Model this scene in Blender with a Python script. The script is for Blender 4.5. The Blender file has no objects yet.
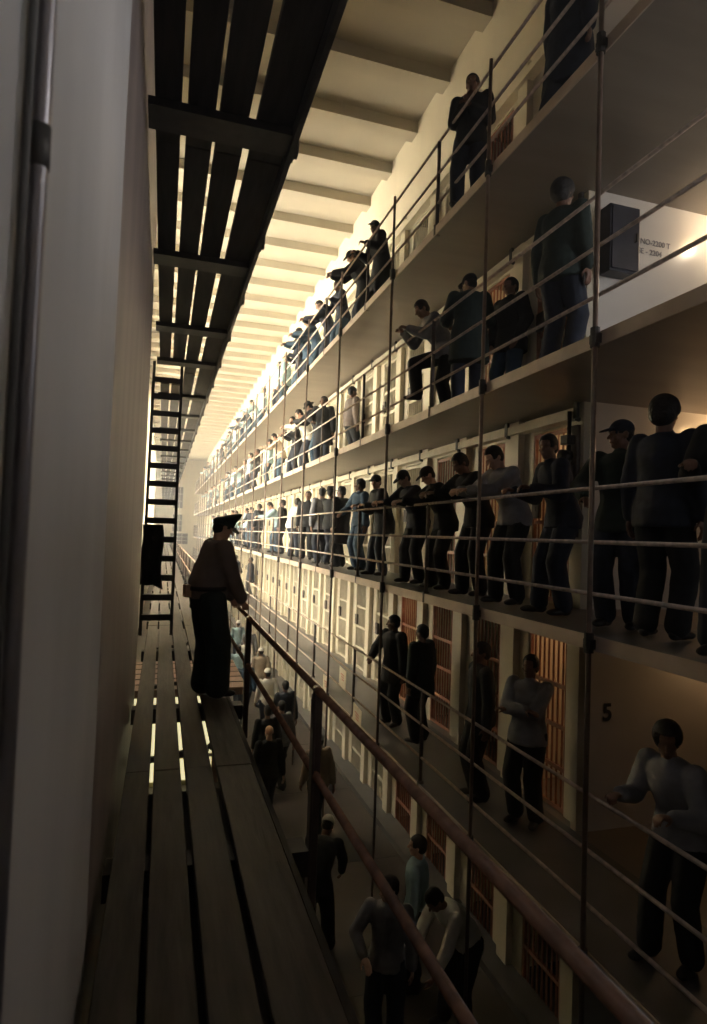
import bpy, bmesh, math, random
from mathutils import Vector, Matrix, noise
random.seed(7)
S = bpy.context.scene
COL = S.collection
PI = math.pi
R = math.radians

# ------------------------------------------------------------------ measures (metres, hall floor at z = 0)
EYE = 5.27                     # the photographer's eye above the hall floor
LV = [0.0, 2.29, 4.58, 6.87, 9.16]   # hall floor and the four walkways
CEIL = 13.18
RX, CX = 3.10, 4.30            # railing line, cell front line
Y0, MOD, NC = 5.5, 1.40, 45    # end wall of the cell block, cell module, cells in a row
YE = Y0 + MOD * NC             # far end of the cell block
YF = 72.0                      # far wall
WK = EYE - 1.62                # top of the gun walk boards
GU = EYE + 2.67                # underside of the upper gun walk boards
TIER = ['ground floor', 'fourth tier', 'third tier', 'second tier', 'top tier']

# ------------------------------------------------------------------ materials
def mat(name, col, rough=0.6, var=0.12, scale=6.0, metal=0.0, bump=0.0, spec=0.5, stretch=(1, 1, 1), stain=None, detail=5):
    m = bpy.data.materials.new(name); m.use_nodes = True
    nt = m.node_tree; b = nt.nodes['Principled BSDF']
    b.inputs['Roughness'].default_value = rough; b.inputs['Metallic'].default_value = metal
    b.inputs['Specular IOR Level'].default_value = spec
    tc = nt.nodes.new('ShaderNodeTexCoord'); mp = nt.nodes.new('ShaderNodeMapping')
    mp.inputs['Scale'].default_value = stretch
    nt.links.new(tc.outputs['Object'], mp.inputs['Vector'])
    n = nt.nodes.new('ShaderNodeTexNoise'); n.inputs['Scale'].default_value = scale; n.inputs['Detail'].default_value = detail
    nt.links.new(mp.outputs['Vector'], n.inputs['Vector'])
    r = nt.nodes.new('ShaderNodeValToRGB')
    r.color_ramp.elements[0].position = 0.3; r.color_ramp.elements[1].position = 0.7
    lo = tuple(max(0, c * (1 - var)) for c in col); hi = tuple(min(1, c * (1 + var)) for c in col)
    if stain: lo = stain
    r.color_ramp.elements[0].color = (*lo, 1); r.color_ramp.elements[1].color = (*hi, 1)
    nt.links.new(n.outputs['Fac'], r.inputs['Fac']); nt.links.new(r.outputs['Color'], b.inputs['Base Color'])
    if bump:
        bp = nt.nodes.new('ShaderNodeBump'); bp.inputs['Strength'].default_value = bump; bp.inputs['Distance'].default_value = 0.02
        nt.links.new(n.outputs['Fac'], bp.inputs['Height']); nt.links.new(bp.outputs['Normal'], b.inputs['Normal'])
    return m

def emit(name, col, s):
    m = bpy.data.materials.new(name); m.use_nodes = True
    b = m.node_tree.nodes['Principled BSDF']
    b.inputs['Base Color'].default_value = (*col, 1)
    b.inputs['Emission Color'].default_value = (*col, 1); b.inputs['Emission Strength'].default_value = s
    return m

M = dict(
    cream=mat('cream_wall_paint', (0.70, 0.63, 0.49), 0.42, 0.05, 2.5, bump=0.05, stretch=(1, 1, 0.35)),
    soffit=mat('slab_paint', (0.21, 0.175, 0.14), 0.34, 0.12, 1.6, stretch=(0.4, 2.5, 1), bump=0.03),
    ceiling=mat('ceiling_plaster', (0.50, 0.45, 0.36), 0.8, 0.05, 1.5),
    endwall=mat('white_enamel_paint', (0.72, 0.69, 0.64), 0.26, 0.05, 3.0, bump=0.02),
    pier=mat('grey_plaster', (0.60, 0.58, 0.57), 0.75, 0.09, 2.2, bump=0.12, stretch=(1, 1, 0.3)),
    pier_brown=mat('brown_grey_paint', (0.30, 0.245, 0.225), 0.5, 0.15, 4.0, bump=0.05, stretch=(1, 1, 0.15)),
    concrete=mat('floor_concrete', (0.085, 0.070, 0.063), 0.45, 0.22, 1.3, bump=0.05),
    walk=mat('walkway_concrete', (0.12, 0.113, 0.11), 0.4, 0.15, 3, bump=0.04),
    plank=mat('worn_plank', (0.046, 0.035, 0.029), 0.62, 0.45, 5, bump=0.25, stretch=(4, 0.5, 4), detail=9),
    plank_dark=mat('dark_plank', (0.03, 0.026, 0.023), 0.8, 0.4, 5, bump=0.2, stretch=(4, 0.5, 4)),  # darker board colour for overhead walk, edge beam and added boards below deck
    iron=mat('dark_iron', (0.035, 0.032, 0.03), 0.5, 0.3, 12, metal=0.2),
    rail=mat('rail_paint', (0.64, 0.52, 0.42), 0.25, 0.25, 20, metal=0.0, spec=0.7),
    handrail=mat('handrail_paint', (0.26, 0.135, 0.08), 0.22, 0.3, 14, spec=0.8),
    pipe=mat('pipe_paint', (0.17, 0.115, 0.09), 0.3, 0.25, 14, spec=0.7),
    post=mat('post_paint', (0.085, 0.06, 0.052), 0.4, 0.25, 12),
    lip=mat('slab_edge_paint', (0.50, 0.40, 0.32), 0.5, 0.12, 5),
    door_cream=mat('cream_bar_paint', (0.70, 0.63, 0.49), 0.4, 0.08, 8),
    door_rust=mat('red_brown_bars', (0.36, 0.15, 0.09), 0.38, 0.3, 9),  # red-brown bars for the first few doors of each row
    lock=mat('lock_plate_iron', (0.10, 0.08, 0.07), 0.45, 0.3, 9),
    steel=mat('galvanised_conduit', (0.30, 0.28, 0.29), 0.3, 0.15, 6, metal=0.55, stretch=(1, 1, 0.1)),
    steel_dark=mat('conduit_coupling', (0.10, 0.095, 0.09), 0.5, 0.2, 10, metal=0.3),
    cabinet=mat('blue_black_enamel', (0.030, 0.030, 0.042), 0.4, 0.3, 7),
    sash=mat('window_sash_paint', (0.55, 0.5, 0.42), 0.5, 0.1, 6),
    ink=mat('black_stencil_paint', (0.025, 0.025, 0.03), 0.6, 0.1, 30),
    ink_faint=mat('worn_grey_stencil', (0.22, 0.21, 0.22), 0.6, 0.3, 40),
    paper=mat('notice_paper', (0.78, 0.70, 0.56), 0.8, 0.06, 10),
    red=mat('notice_red', (0.50, 0.12, 0.08), 0.7, 0.2, 30),
    roof=mat('booth_roof_board', (0.20, 0.11, 0.08), 0.5, 0.2, 5),
    yellow=mat('booth_yellow_paint', (0.80, 0.72, 0.38), 0.6, 0.06, 4),
    skin_a=mat('skin_light', (0.52, 0.31, 0.22), 0.5, 0.08, 14),
    skin_b=mat('skin_brown', (0.20, 0.105, 0.07), 0.5, 0.1, 14),
    hair=mat('dark_hair', (0.014, 0.011, 0.010), 0.6, 0.4, 60, bump=0.6),
    navy=mat('navy_cloth', (0.022, 0.028, 0.045), 0.85, 0.25, 10, bump=0.2),
    black=mat('black_cloth', (0.013, 0.014, 0.016), 0.85, 0.25, 10, bump=0.2),
    denim=mat('blue_denim', (0.042, 0.080, 0.125), 0.85, 0.2, 12, bump=0.2),
    pale=mat('pale_blue_chambray', (0.34, 0.49, 0.55), 0.8, 0.12, 12, bump=0.2),
    grey=mat('grey_cloth', (0.25, 0.25, 0.27), 0.85, 0.15, 12, bump=0.2),
    white=mat('off_white_cloth', (0.72, 0.69, 0.62), 0.8, 0.06, 12, bump=0.2),
    shirt_brown=mat('brown_khaki_cloth', (0.17, 0.13, 0.108), 0.8, 0.1, 12, bump=0.2),
    tan=mat('khaki_cloth', (0.42, 0.33, 0.24), 0.8, 0.1, 12, bump=0.2),
    green=mat('dark_green_cloth', (0.020, 0.032, 0.028), 0.85, 0.2, 12, bump=0.2),
    leather=mat('black_leather', (0.012, 0.010, 0.009), 0.4, 0.2, 20),
    wallet=mat('brown_leather', (0.42, 0.23, 0.13), 0.5, 0.15, 20),
    brass=mat('brass_badge', (0.65, 0.48, 0.2), 0.3, 0.1, 20, metal=0.9),
    glass=mat('dark_window_glass', (0.10, 0.095, 0.09), 0.15, 0.2, 2),
    daylight=emit('daylit_window_glazing', (1.0, 0.94, 0.78), 21.0),
    fill_grey=emit('grey_fill_glow', (0.96, 0.97, 1.0), 15.0),  # glow of the unseen side panel added to brighten the left wall
    fill_dim=emit('dim_fill_glow', (0.96, 0.97, 1.0), 1.7),  # weaker glow for the other added side panels
    bulb=emit('warm_bulb_glass', (1.0, 0.62, 0.28), 45.0),
    tube=emit('yellow_booth_glow', (1.0, 0.90, 0.50), 0.9),  # glow put in so the booth front looks lit
)

# ------------------------------------------------------------------ geometry helpers
def link(name, bm, m, parent=None, smooth=False, bevel=0):
    me = bpy.data.meshes.new(name); bm.normal_update(); bm.to_mesh(me); bm.free()
    if smooth:
        for p in me.polygons: p.use_smooth = True
    o = bpy.data.objects.new(name, me); COL.objects.link(o)
    if m: me.materials.append(m)
    if parent: o.parent = parent
    if bevel:
        b = o.modifiers.new('edge', 'BEVEL'); b.width = bevel; b.segments = 2; b.limit_method = 'ANGLE'
    return o

def tag(o, label=None, cat=None, group=None, kind=None):
    if label: o['label'] = label
    if cat: o['category'] = cat
    if group: o['group'] = group
    if kind: o['kind'] = kind
    return o

def empty(name, loc, rz=0.0):
    o = bpy.data.objects.new(name, None); COL.objects.link(o)
    o.location = loc; o.rotation_euler.z = rz; o.empty_display_size = 0.1
    return o

def box(bm, x0, x1, y0, y1, z0, z1):
    v = [bm.verts.new((x, y, z)) for x in (x0, x1) for y in (y0, y1) for z in (z0, z1)]
    for f in ((0, 1, 3, 2), (4, 6, 7, 5), (0, 4, 5, 1), (2, 3, 7, 6), (0, 2, 6, 4), (1, 5, 7, 3)):
        bm.faces.new([v[i] for i in f])

def frame_of(d):
    d = d.normalized(); a = Vector((0, 0, 1)) if abs(d.z) < 0.95 else Vector((1, 0, 0))
    u = a.cross(d).normalized(); return u, d.cross(u)

def tube(bm, pts, r, n=10):
    pts = [Vector(p) for p in pts]; rings = []
    for i, p in enumerate(pts):
        d = (pts[min(i + 1, len(pts) - 1)] - pts[max(i - 1, 0)])
        u, w = frame_of(d); rr = r[i] if isinstance(r, (list, tuple)) else r
        rings.append([bm.verts.new(p + (u * math.cos(2 * PI * k / n) + w * math.sin(2 * PI * k / n)) * rr) for k in range(n)])
    for a, b in zip(rings, rings[1:]):
        for k in range(n): bm.faces.new((a[k], a[(k + 1) % n], b[(k + 1) % n], b[k]))
    bm.faces.new(rings[0][::-1]); bm.faces.new(rings[-1])

def bar(bm, p0, p1, w, h):
    """a rectangular bar from p0 to p1"""
    p0, p1 = Vector(p0), Vector(p1); u, v = frame_of(p1 - p0)
    q = [[bm.verts.new(p + u * sx * w / 2 + v * sy * h / 2) for sx, sy in ((-1, -1), (1, -1), (1, 1), (-1, 1))] for p in (p0, p1)]
    for k in range(4): bm.faces.new((q[0][k], q[0][(k + 1) % 4], q[1][(k + 1) % 4], q[1][k]))
    bm.faces.new(q[0][::-1]); bm.faces.new(q[1])

def ellipsoid(bm, c, r, rot=None, seg=16, rings=10):
    mt = Matrix.Translation(Vector(c)) @ (rot.to_4x4() if rot else Matrix()) @ Matrix.Diagonal((*r, 1))
    bmesh.ops.create_uvsphere(bm, u_segments=seg, v_segments=rings, radius=1.0, matrix=mt)

def structure(name, bm, m, parent=None):
    o = link(name, bm, m, parent)
    if not parent: o['kind'] = 'structure'
    return o

# ------------------------------------------------------------------ camera
f = 619.0
vx, vy, roll = (163.0 - 353.5) / f, (528.5 - 512.0) / f, R(2.0)
Yc = Vector((vx, vy, 1)).normalized()
h = Vector((math.cos(roll), math.sin(roll), 0))
Xc = (h - Yc * h.dot(Yc)).normalized()
Zc = -Yc.cross(Xc)
if Zc.y > 0: Zc = -Zc
cam_d = bpy.data.cameras.new('camera'); cam = bpy.data.objects.new('camera', cam_d); COL.objects.link(cam)
cam.matrix_world = Matrix(((Xc.x, -Xc.y, -Xc.z, 0), (Yc.x, -Yc.y, -Yc.z, 0), (Zc.x, -Zc.y, -Zc.z, EYE), (0, 0, 0, 1)))
cam_d.sensor_fit = 'HORIZONTAL'; cam_d.sensor_width = 36; cam_d.lens = f / 707 * 36
cam_d.clip_start = 0.02; cam_d.clip_end = 300
cam_d.dof.use_dof = True; cam_d.dof.focus_distance = 9.0; cam_d.dof.aperture_fstop = 5.6
S.camera = cam

# ------------------------------------------------------------------ the hall: floor, ceiling, walls
bm = bmesh.new(); box(bm, -3.5, 7.2, -2.2, YF + .3, -0.2, 0.0); structure('floor', bm, M['concrete'])
bm = bmesh.new()
for k in range(int((YF + 2) / 2.8)):
    y = -1.5 + 2.8 * k; box(bm, -0.9, CX - .35, y, y + 0.035, 0.0, 0.003)
box(bm, 1.55, 1.585, -1.8, YF, 0.0, 0.003)
structure('trim_1', bm, M['steel_dark'])                                   # joint strips in the hall floor
bm = bmesh.new(); box(bm, CX - .32, CX + .02, Y0, YE, 0.0, 0.11); structure('trim_2', bm, M['walk'])   # kerb along the ground cells
bm = bmesh.new(); box(bm, -3.5, 7.2, -2.2, YF + .3, CEIL, CEIL + 0.3); structure('ceiling', bm, M['ceiling'])
for k in range(52):
    y = 9.62 + MOD * (k - 7)
    if y > YF: break
    bm = bmesh.new(); box(bm, -1.2, CX, y - .30, y, 12.96, CEIL); structure('beam_%d' % (k + 1), bm, M['ceiling'])
bm = bmesh.new(); box(bm, -3.5, 7.2, -2.4, -2.2, 0, CEIL); structure('wall_near', bm, M['pier'])
# near pier of the window wall: grey plaster, then a browner painted strip, both close to the gun walk
bm = bmesh.new(); box(bm, -3.5, -0.215, -2.2, 2.62, 0, CEIL); structure('wall_left', bm, M['pier'])
bm = bmesh.new(); box(bm, -3.5, -0.22, 2.62, 7.3, 0, CEIL); structure('wall_left_pier', bm, M['pier_brown'])
# window wall beyond it: piers, spandrels and tall glazed windows, reveals deepened to keep daylight off the near cells
WX = -1.0
wins = []
y = 13.6
while y + 3.0 < YF - 1: wins.append((y, y + 3.0, 4.0)); y += 4.2
bm = bmesh.new(); box(bm, -3.5, -3.4, 7.3, YF, 4.0, 12.4); box(bm, -3.5, WX, 7.3, YF, 0, 4.0); box(bm, -3.5, WX, 7.3, YF, 12.4, CEIL)
e = 7.3
for a, b, zs in wins + [(YF, YF, 0)]:
    box(bm, -3.5, WX, e, a, 4.0, 12.4); e = b
structure('wall_window_side', bm, M['cream'])
for i, (a, b, zs) in enumerate(wins):
    root = empty('window_%d' % (i + 1), (WX - 2.2, (a + b) / 2, zs)); root['kind'] = 'structure'
    hw = (b - a) / 2; wh = 12.4 - zs; nr = int(wh / .62)
    g = bmesh.new(); box(g, -0.01, 0.01, -hw, hw, 0, wh); link('glazing', g, M['daylight'], root)
    g = bmesh.new()
    for k in range(5): box(g, 0.01, 0.06, -hw + k * hw / 2 - .02, -hw + k * hw / 2 + .02, 0, wh)
    for k in range(nr + 1): box(g, 0.01, 0.06, -hw, hw, k * wh / nr - .02, k * wh / nr + .02)
    link('sash', g, M['sash'], root)
# far wall
bm = bmesh.new(); box(bm, -3.5, 7.2, YF, YF + .3, 0, CEIL); structure('wall_far', bm, M['cream'])
for i, (xa, xb, za, zb) in enumerate([(1.0, 2.0, 7.6, 10.0), (1.0, 2.0, 5.0, 6.9), (.8, 2.7, 3.6, 4.8)]):
    root = empty('window_%d' % (40 + i), ((xa + xb) / 2, YF - .02, za)); root['kind'] = 'structure'
    w, hh = xb - xa, zb - za
    g = bmesh.new(); box(g, -w / 2, w / 2, -.01, .01, 0, hh); link('glazing', g, M['glass'], root)
    g = bmesh.new()
    for k in range(4): box(g, -w / 2 + k * w / 3 - .03, -w / 2 + k * w / 3 + .03, -.06, -.011, 0, hh)
    for k in range(4): box(g, -w / 2, w / 2, -.06, -.011, k * hh / 3 - .03, k * hh / 3 + .03)
    link('sash', g, M['sash'], root)
bm = bmesh.new(); box(bm, 7.0, 7.2, -2.2, Y0, 0, CEIL); structure('wall_right', bm, M['pier_brown'])
for i, (zz, hh, gm) in enumerate([(LV[3] + .3, 1.7, 'fill_grey'), (LV[2] + .5, 1.3, 'fill_dim'), (LV[4] + .5, 2.0, 'fill_dim')]):  # unseen glowing panels in window form, added as fill for the left wall
    root = empty('window_%d' % (50 + i), (6.97, -.2, zz)); root['kind'] = 'structure'
    g = bmesh.new(); box(g, -.01, .01, -1.2, 1.0, 0, hh); link('glazing', g, M[gm], root)
    g = bmesh.new()
    for k in range(4): box(g, -.05, -.011, -1.2 + k * 2.2 / 3 - .02, -1.2 + k * 2.2 / 3 + .02, 0, hh); box(g, -.05, -.011, -1.2, 1.0, k * hh / 3 - .02, k * hh / 3 + .02)
    link('sash', g, M['sash'], root)
bm = bmesh.new(); box(bm, 5.9, 7.2, Y0 + .15, YE, 0, CEIL); structure('wall_cell_back', bm, M['cream'])

# cell block: slabs, fronts, partitions
ODY, OW, OH = 0.72, 0.37, 2.0          # opening centre inside the module, half width, height
for t, z in enumerate(LV):
    top = LV[t + 1] - .10 if t < 4 else CEIL
    zc = z + 2.19
    bm = bmesh.new()
    for k in range(NC):
        y = Y0 + MOD * k; a, b = y + ODY - OW, y + ODY + OW
        box(bm, CX, CX + .12, y, a, z, top if t < 4 else CEIL); box(bm, CX, CX + .12, b, y + MOD, z, top if t < 4 else CEIL)
        box(bm, CX, CX + .12, a, b, z + OH, top if t < 4 else CEIL)
    structure('wall_cell_front_%d' % (t + 1), bm, M['cream'])
    bm = bmesh.new()
    for k in range(1, NC): box(bm, CX + .12, 5.9, Y0 + MOD * k - .06, Y0 + MOD * k + .06, z, zc)
    structure('wall_cell_partition_%d' % (t + 1), bm, M['cream'])
    bm = bmesh.new()
    for k in range(NC + 1):
        y = Y0 + MOD * k; box(bm, CX - .09, CX, max(y - .11, Y0 + .02), y + .11, z, top if t < 4 else z + 2.29)
    structure('pilaster_row_%d' % (t + 1), bm, M['cream'])
    # end wall of the block, white enamel
    bm = bmesh.new(); box(bm, CX, 5.88, Y0 - .01, Y0 + .15, z, top); ew = structure('wall_end_%d' % (t + 1), bm, M['endwall'])
    # housing of the locking bar over the doors
    bm = bmesh.new(); box(bm, CX - .14, CX - .002, Y0 + .25, YE - .1, z + 2.03, z + 2.13); structure('trim_%d' % (t + 10), bm, M['door_cream'])
    if t:
        bm = bmesh.new(); box(bm, RX, CX + .3, -2.2, YE, z - .10, z); box(bm, CX + .3, 7.0, -2.2, Y0 - .01, z - .10, z)
        if t < 5: box(bm, CX + .3, 5.9, Y0 + .15, YE, z - .10, z)
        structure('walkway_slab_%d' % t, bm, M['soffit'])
        bm = bmesh.new(); box(bm, RX - .012, RX, -2.2, YE, z - .105, z + .004); structure('trim_%d' % (t + 20), bm, M['lip'])
        bm = bmesh.new(); box(bm, RX + .01, CX - .1, -2.2, YE, z, z + .004); structure('walkway_floor_%d' % t, bm, M['walk'])
        # little brackets hung under the walkway edge
        bm = bmesh.new()
        for k in range(NC):
            y = Y0 + .1 + MOD * k
            bar(bm, (CX - .13, y, z - .10), (CX - .13, y, z - .27), .06, .035); bar(bm, (CX - .13, y, z - .27), (CX - .02, y, z - .3), .04, .035)
        structure('walkway_bracket_%d' % t, bm, M['iron'])
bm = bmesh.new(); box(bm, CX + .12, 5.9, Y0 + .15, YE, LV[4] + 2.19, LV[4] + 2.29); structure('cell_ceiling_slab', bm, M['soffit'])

# cell doors: one lattice of bars per opening
def door_mesh(name, m):
    bm = bmesh.new(); w, hh = OW - .01, OH - .02
    for s in (-1, 1): box(bm, -.02, .02, s * w - .025, s * w + .025, .01, hh)
    for z in (.01, .45, .9, 1.35, hh - .04): box(bm, -.014, .022, -w, w, z, z + .045)
    for k in range(1, 8): tube(bm, [(0.004, -w + k * w / 4, .02), (0.004, -w + k * w / 4, hh - .01)], .0125, 6)
    me = bpy.data.meshes.new(name); bm.to_mesh(me); bm.free(); me.materials.append(m); return me
def lock_mesh():
    bm = bmesh.new(); box(bm, -.055, -.015, -.07, .07, -.11, .11); box(bm, -.065, -.055, -.02, .02, -.03, .03)
    me = bpy.data.meshes.new('lock_box'); bm.to_mesh(me); bm.free(); me.materials.append(M['lock']); return me
dm, dr, lm = door_mesh('door_bars', M['door_cream']), door_mesh('door_bars_red', M['door_rust']), lock_mesh()
n = 0
for t, z in enumerate(LV):
    for k in range(NC):
        n += 1
        y = Y0 + MOD * k + ODY
        red = k < (4, 4, 3, 2, 2)[t]
        o = bpy.data.objects.new('door_%d' % n, dr if red else dm); COL.objects.link(o); o['kind'] = 'structure'
        o.location = (CX + .03, y, z)
        random_open = (k * 7 + t * 5) % 11 == 3
        if random_open: o.rotation_euler.z = 0; 
        l = bpy.data.objects.new('lock_box', lm); COL.objects.link(l); l.parent = o; l.location = (0, OW - .10, 1.08)

# painted writing on the white end wall
def text(body, size, m, loc, parent=None, bold=0.0):
    c = bpy.data.curves.new('lettering', 'FONT'); c.body = body; c.size = size; c.extrude = .0015; c.offset = bold
    o = bpy.data.objects.new('lettering', c); COL.objects.link(o)
    dg = bpy.context.evaluated_depsgraph_get(); me = bpy.data.meshes.new_from_object(o.evaluated_get(dg))
    bpy.data.objects.remove(o); o = bpy.data.objects.new('lettering', me); COL.objects.link(o)
    me.materials.clear(); me.materials.append(m)
    o.location = loc; o.rotation_euler = (PI / 2, 0, 0); o.parent = parent
    return o
text('NO-2200 T', .085, M['ink_faint'], (4.86, Y0 - .014, EYE + 3.31), bpy.data.objects['wall_end_4'], .001)
text('SE - 2204', .085, M['ink_faint'], (4.83, Y0 - .014, EYE + 3.20), bpy.data.objects['wall_end_4'], .001)
text('5', .25, M['ink'], (4.485, Y0 - .014, EYE - 1.85), bpy.data.objects['wall_end_2'], .006)

# ------------------------------------------------------------------ railings of the four walkways and the tall pipes
for t in range(1, 5):
    z = LV[t]
    root = empty('walkway_railing', (RX, 0, z))
    tag(root, 'three-bar pipe railing along the edge of the %s' % TIER[t], 'railing', 'walkway railings')
    for nm, hgt in (('bottom_rail', .31), ('middle_rail', .70), ('top_rail', 1.11)):
        b = bmesh.new(); tube(b, [(0.02, -2.1, hgt), (0.02, YE, hgt)], .0165, 10); link(nm, b, M['rail'], root, True)
    for k in range(46):
        y = 5.63 + MOD * k
        if k % 2 == 0 and k < 40: continue
        if y > YE: break
        b = bmesh.new(); tube(b, [(0.02, y, -.06), (0.02, y, 1.11)], .024, 8)
        tube(b, [(0.02, y, -.10), (0.02, y, .03)], .045, 8)
        link('post', b, M['post'], root, True)
ORD = ['first', 'second', 'third', 'fourth', 'fifth', 'sixth', 'seventh', 'eighth', 'ninth', 'tenth', 'eleventh', 'twelfth', 'thirteenth',
       'fourteenth', 'fifteenth', 'sixteenth', 'seventeenth', 'eighteenth', 'nineteenth', 'twentieth', 'twenty-first', 'twenty-second', 'twenty-third', 'twenty-fourth', 'twenty-fifth', 'twenty-sixth', 'twenty-seventh', 'twenty-eighth', 'twenty-ninth', 'thirtieth']
ys = [3.9, 5.63] + [5.63 + 2.8 * k for k in range(1, 20)]
for i, y in enumerate(ys):
    b = bmesh.new(); tube(b, [(0, 0, 0), (0, 0, LV[4] + 1.12)], .020, 8)
    o = link('support_pipe', b, M['pipe'], None, True); o.location = (RX - .045, y, 0)
    for z in LV[1:]:
        c = bmesh.new(); tube(c, [(0, 0, z - .12), (0, 0, z + .03)], .036, 10); box(c, -.02, .03, -.04, .04, z - .09, z - .02)
        link('collar', c, M['iron'], o)
    tag(o, 'tall thin pipe rising past every tier edge, %s from the white end wall' % ORD[i], 'pipe', 'tall pipes along the tier edges')

# paper notices tied to the fourth tier railing
for i, (y, z, w, hh, tilt) in enumerate([(9.5, EYE - 2.90, .42, .34, 5), (10.38, EYE - 2.48, .40, .32, 2), (11.5, EYE - 2.86, .36, .32, -2)]):
    b = bmesh.new(); box(b, -.004, .004, -w / 2, w / 2, -hh / 2, hh / 2)
    o = link('paper_notice', b, M['paper']); o.location = (RX - .012, y, z); o.rotation_euler = (R(tilt), 0, 0)
    b = bmesh.new()
    for k in range(3): box(b, -.0062, -.004, -w * .25, w * (.25 - .08 * (k % 3)), hh * (.18 - .13 * k) - .008, hh * (.18 - .13 * k) + .008)
    link('print', b, M['red'], o)
    tag(o, ['cream paper notice hanging lowest on railing beside the stacked brick bays', 'cream paper notice with red print between two fourth tier rails',
            'pale notice on the fourth tier railing, farther along than the others'][i], 'notice', 'notices on the fourth tier railing')

# lock control gear at the end of the block
root = empty('control_cabinet', (4.52, Y0 - .115, EYE + 2.86))
tag(root, 'blue-black steel cabinet fixed beside the white end wall on second tier', 'cabinet')
b = bmesh.new(); box(b, -.19, .19, -.06, .10, 0, .72); link('body', b, M['cabinet'], root, bevel=.008)
b = bmesh.new(); box(b, -.17, .17, -.075, -.06, .03, .69); dd = link('door', b, M['cabinet'], root, bevel=.004)
b = bmesh.new(); tube(b, [(.12, -.076, .34), (.12, -.1, .34), (.12, -.1, .42)], .01, 8); link('handle', b, M['iron'], dd)
for t in (2, 3):
    z = LV[t]
    root = empty('lever_gear', (CX - .09, Y0 + .16, z))
    tag(root, 'dark iron lever gear on the corner pilaster of the %s' % TIER[t], 'lever', 'cell lock lever gear')
    b = bmesh.new(); box(b, -.05, 0, -.09, .09, .75, 1.95); link('back_plate', b, M['lock'], root, bevel=.006)
    b = bmesh.new(); tube(b, [(-.05, -.02, 1.15), (-.30, -.06, 1.28)], .018); tube(b, [(-.28, -.06, 1.27), (-.36, -.07, 1.31)], .03); link('lever', b, M['iron'], root, True)
    b = bmesh.new(); tube(b, [(-.05, .03, 1.62), (-.16, .03, 1.62)], .07, 16); link('wheel', b, M['iron'], root, True)
    b = bmesh.new(); tube(b, [(-.05, .02, .9), (-.13, .02, .9)], .05, 14); link('wheel', b, M['iron'], root, True)
    b = bmesh.new(); tube(b, [(-.08, .0, .8), (-.08, .0, 2.1)], .022); link('rod', b, M['iron'], root, True)
    b = bmesh.new(); box(b, -.20, -.03, -.05, .07, 1.4, 1.52); link('bracket', b, M['iron'], root, bevel=.005)
    b = bmesh.new(); box(b, -.15, -.03, -.06, .06, 1.74, 1.84); link('bracket', b, M['iron'], root, bevel=.005)

# bulbs under the landings in front of the end wall, and bulbs in the first cells
def bulb(loc, label, power, colr, group=None, size=.05):
    root = empty('bulb_lamp', loc); tag(root, label, 'lamp', group)
    b = bmesh.new(); ellipsoid(b, (0, 0, -.13), (size, size, size * 1.25)); link('bulb', b, M['bulb'], root, True)
    b = bmesh.new(); tube(b, [(0, 0, 0), (0, 0, -.08)], [.05, .028], 12); link('socket', b, M['iron'], root, True)
    l = bpy.data.lights.new('bulb_light', 'POINT'); l.energy = power; l.color = colr; l.shadow_soft_size = size
    lo = bpy.data.objects.new('bulb_light', l); COL.objects.link(lo); lo.parent = root; lo.location = (0, 0, -.16 - size * 1.4)
    return root
bulb((5.92, 5.1, LV[4] - .10), 'bare bulb under the top tier slab by the end wall', 12, (1, .82, .6))
bulb((5.92, 5.1, LV[3] - .10), 'bare bulb under the second tier slab by the end wall', 4.0, (1, .62, .36))
bulb((5.92, 5.05, LV[2] - .10), 'bare bulb under the third tier slab by the end wall', .6, (1, .45, .28))
bulb((5.92, 4.9, LV[4] + 2.6), 'bare bulb above the top tier landing by the end wall', 6, (1, .80, .58))
for t, k, p in ((1, 0, 3), (2, 0, 2.5), (2, 1, 2.5), (1, 3, 2.5), (3, 1, 2.5), (4, 0, 4)):
    bulb((5.2, Y0 + MOD * k + .72, LV[t] + 2.18), 'bulb inside the %s cell of the %s' % (ORD[k], TIER[t]), p, (1, .5, .26), None, .035)

# ------------------------------------------------------------------ the gun walks
def gun_walk(name, label, z, boards, mb, edge, cut=None):
    root = empty(name, (0, 0, z)); tag(root, label, 'walkway', None)
    for i, (a, b) in enumerate(boards):
        segs = [(-2.1, YF - 1)]
        if cut and b < .30: segs = [(-2.1, cut[0]), (cut[1], YF - 1)]
        for s0, s1 in segs:
            y = s0
            while y < s1:
                l = min(5.6 + .9 * ((i * 3 + int(y)) % 3), s1 - y)
                if s1 - y - l < 2: l = s1 - y
                q = bmesh.new(); jz = random.uniform(-.004, .004); box(q, a, b, y + .004, y + l - .004, -.05 + jz, jz)
                link('plank', q, mb, root, bevel=.006); y += l
    return root
lo_boards = [(-.165, -.012), (.012, .185), (.215, .39), (.425, .665)]
lw = gun_walk('gun_walk', 'plank walkway of long worn boards the uniformed person stands on', WK, lo_boards, M['plank'], .68)
for a, b in ((-.15, .24), (.27, .64)):
    q = bmesh.new(); box(q, a, b, -2.1, 4.5, -.235, -.195); link('shade_board', q, M['plank_dark'], lw)  # boards added beneath the deck so the near gaps stay dark
q = bmesh.new(); box(q, .668, .70, -2.1, YF - 1, -.13, -.01); link('edge_beam', q, M['plank_dark'], lw)
up_boards = [(-.165, -.005), (.03, .205), (.228, .415), (.465, .70)]
uw = gun_walk('gun_walk', 'dark overhead plank walkway with bright slits between boards', GU + .05, up_boards, M['plank_dark'], .7, (10.4, 11.9))
q = bmesh.new(); box(q, .70, .735, -2.1, YF - 1, -.16, .02); link('edge_beam', q, M['iron'], uw)
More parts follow.
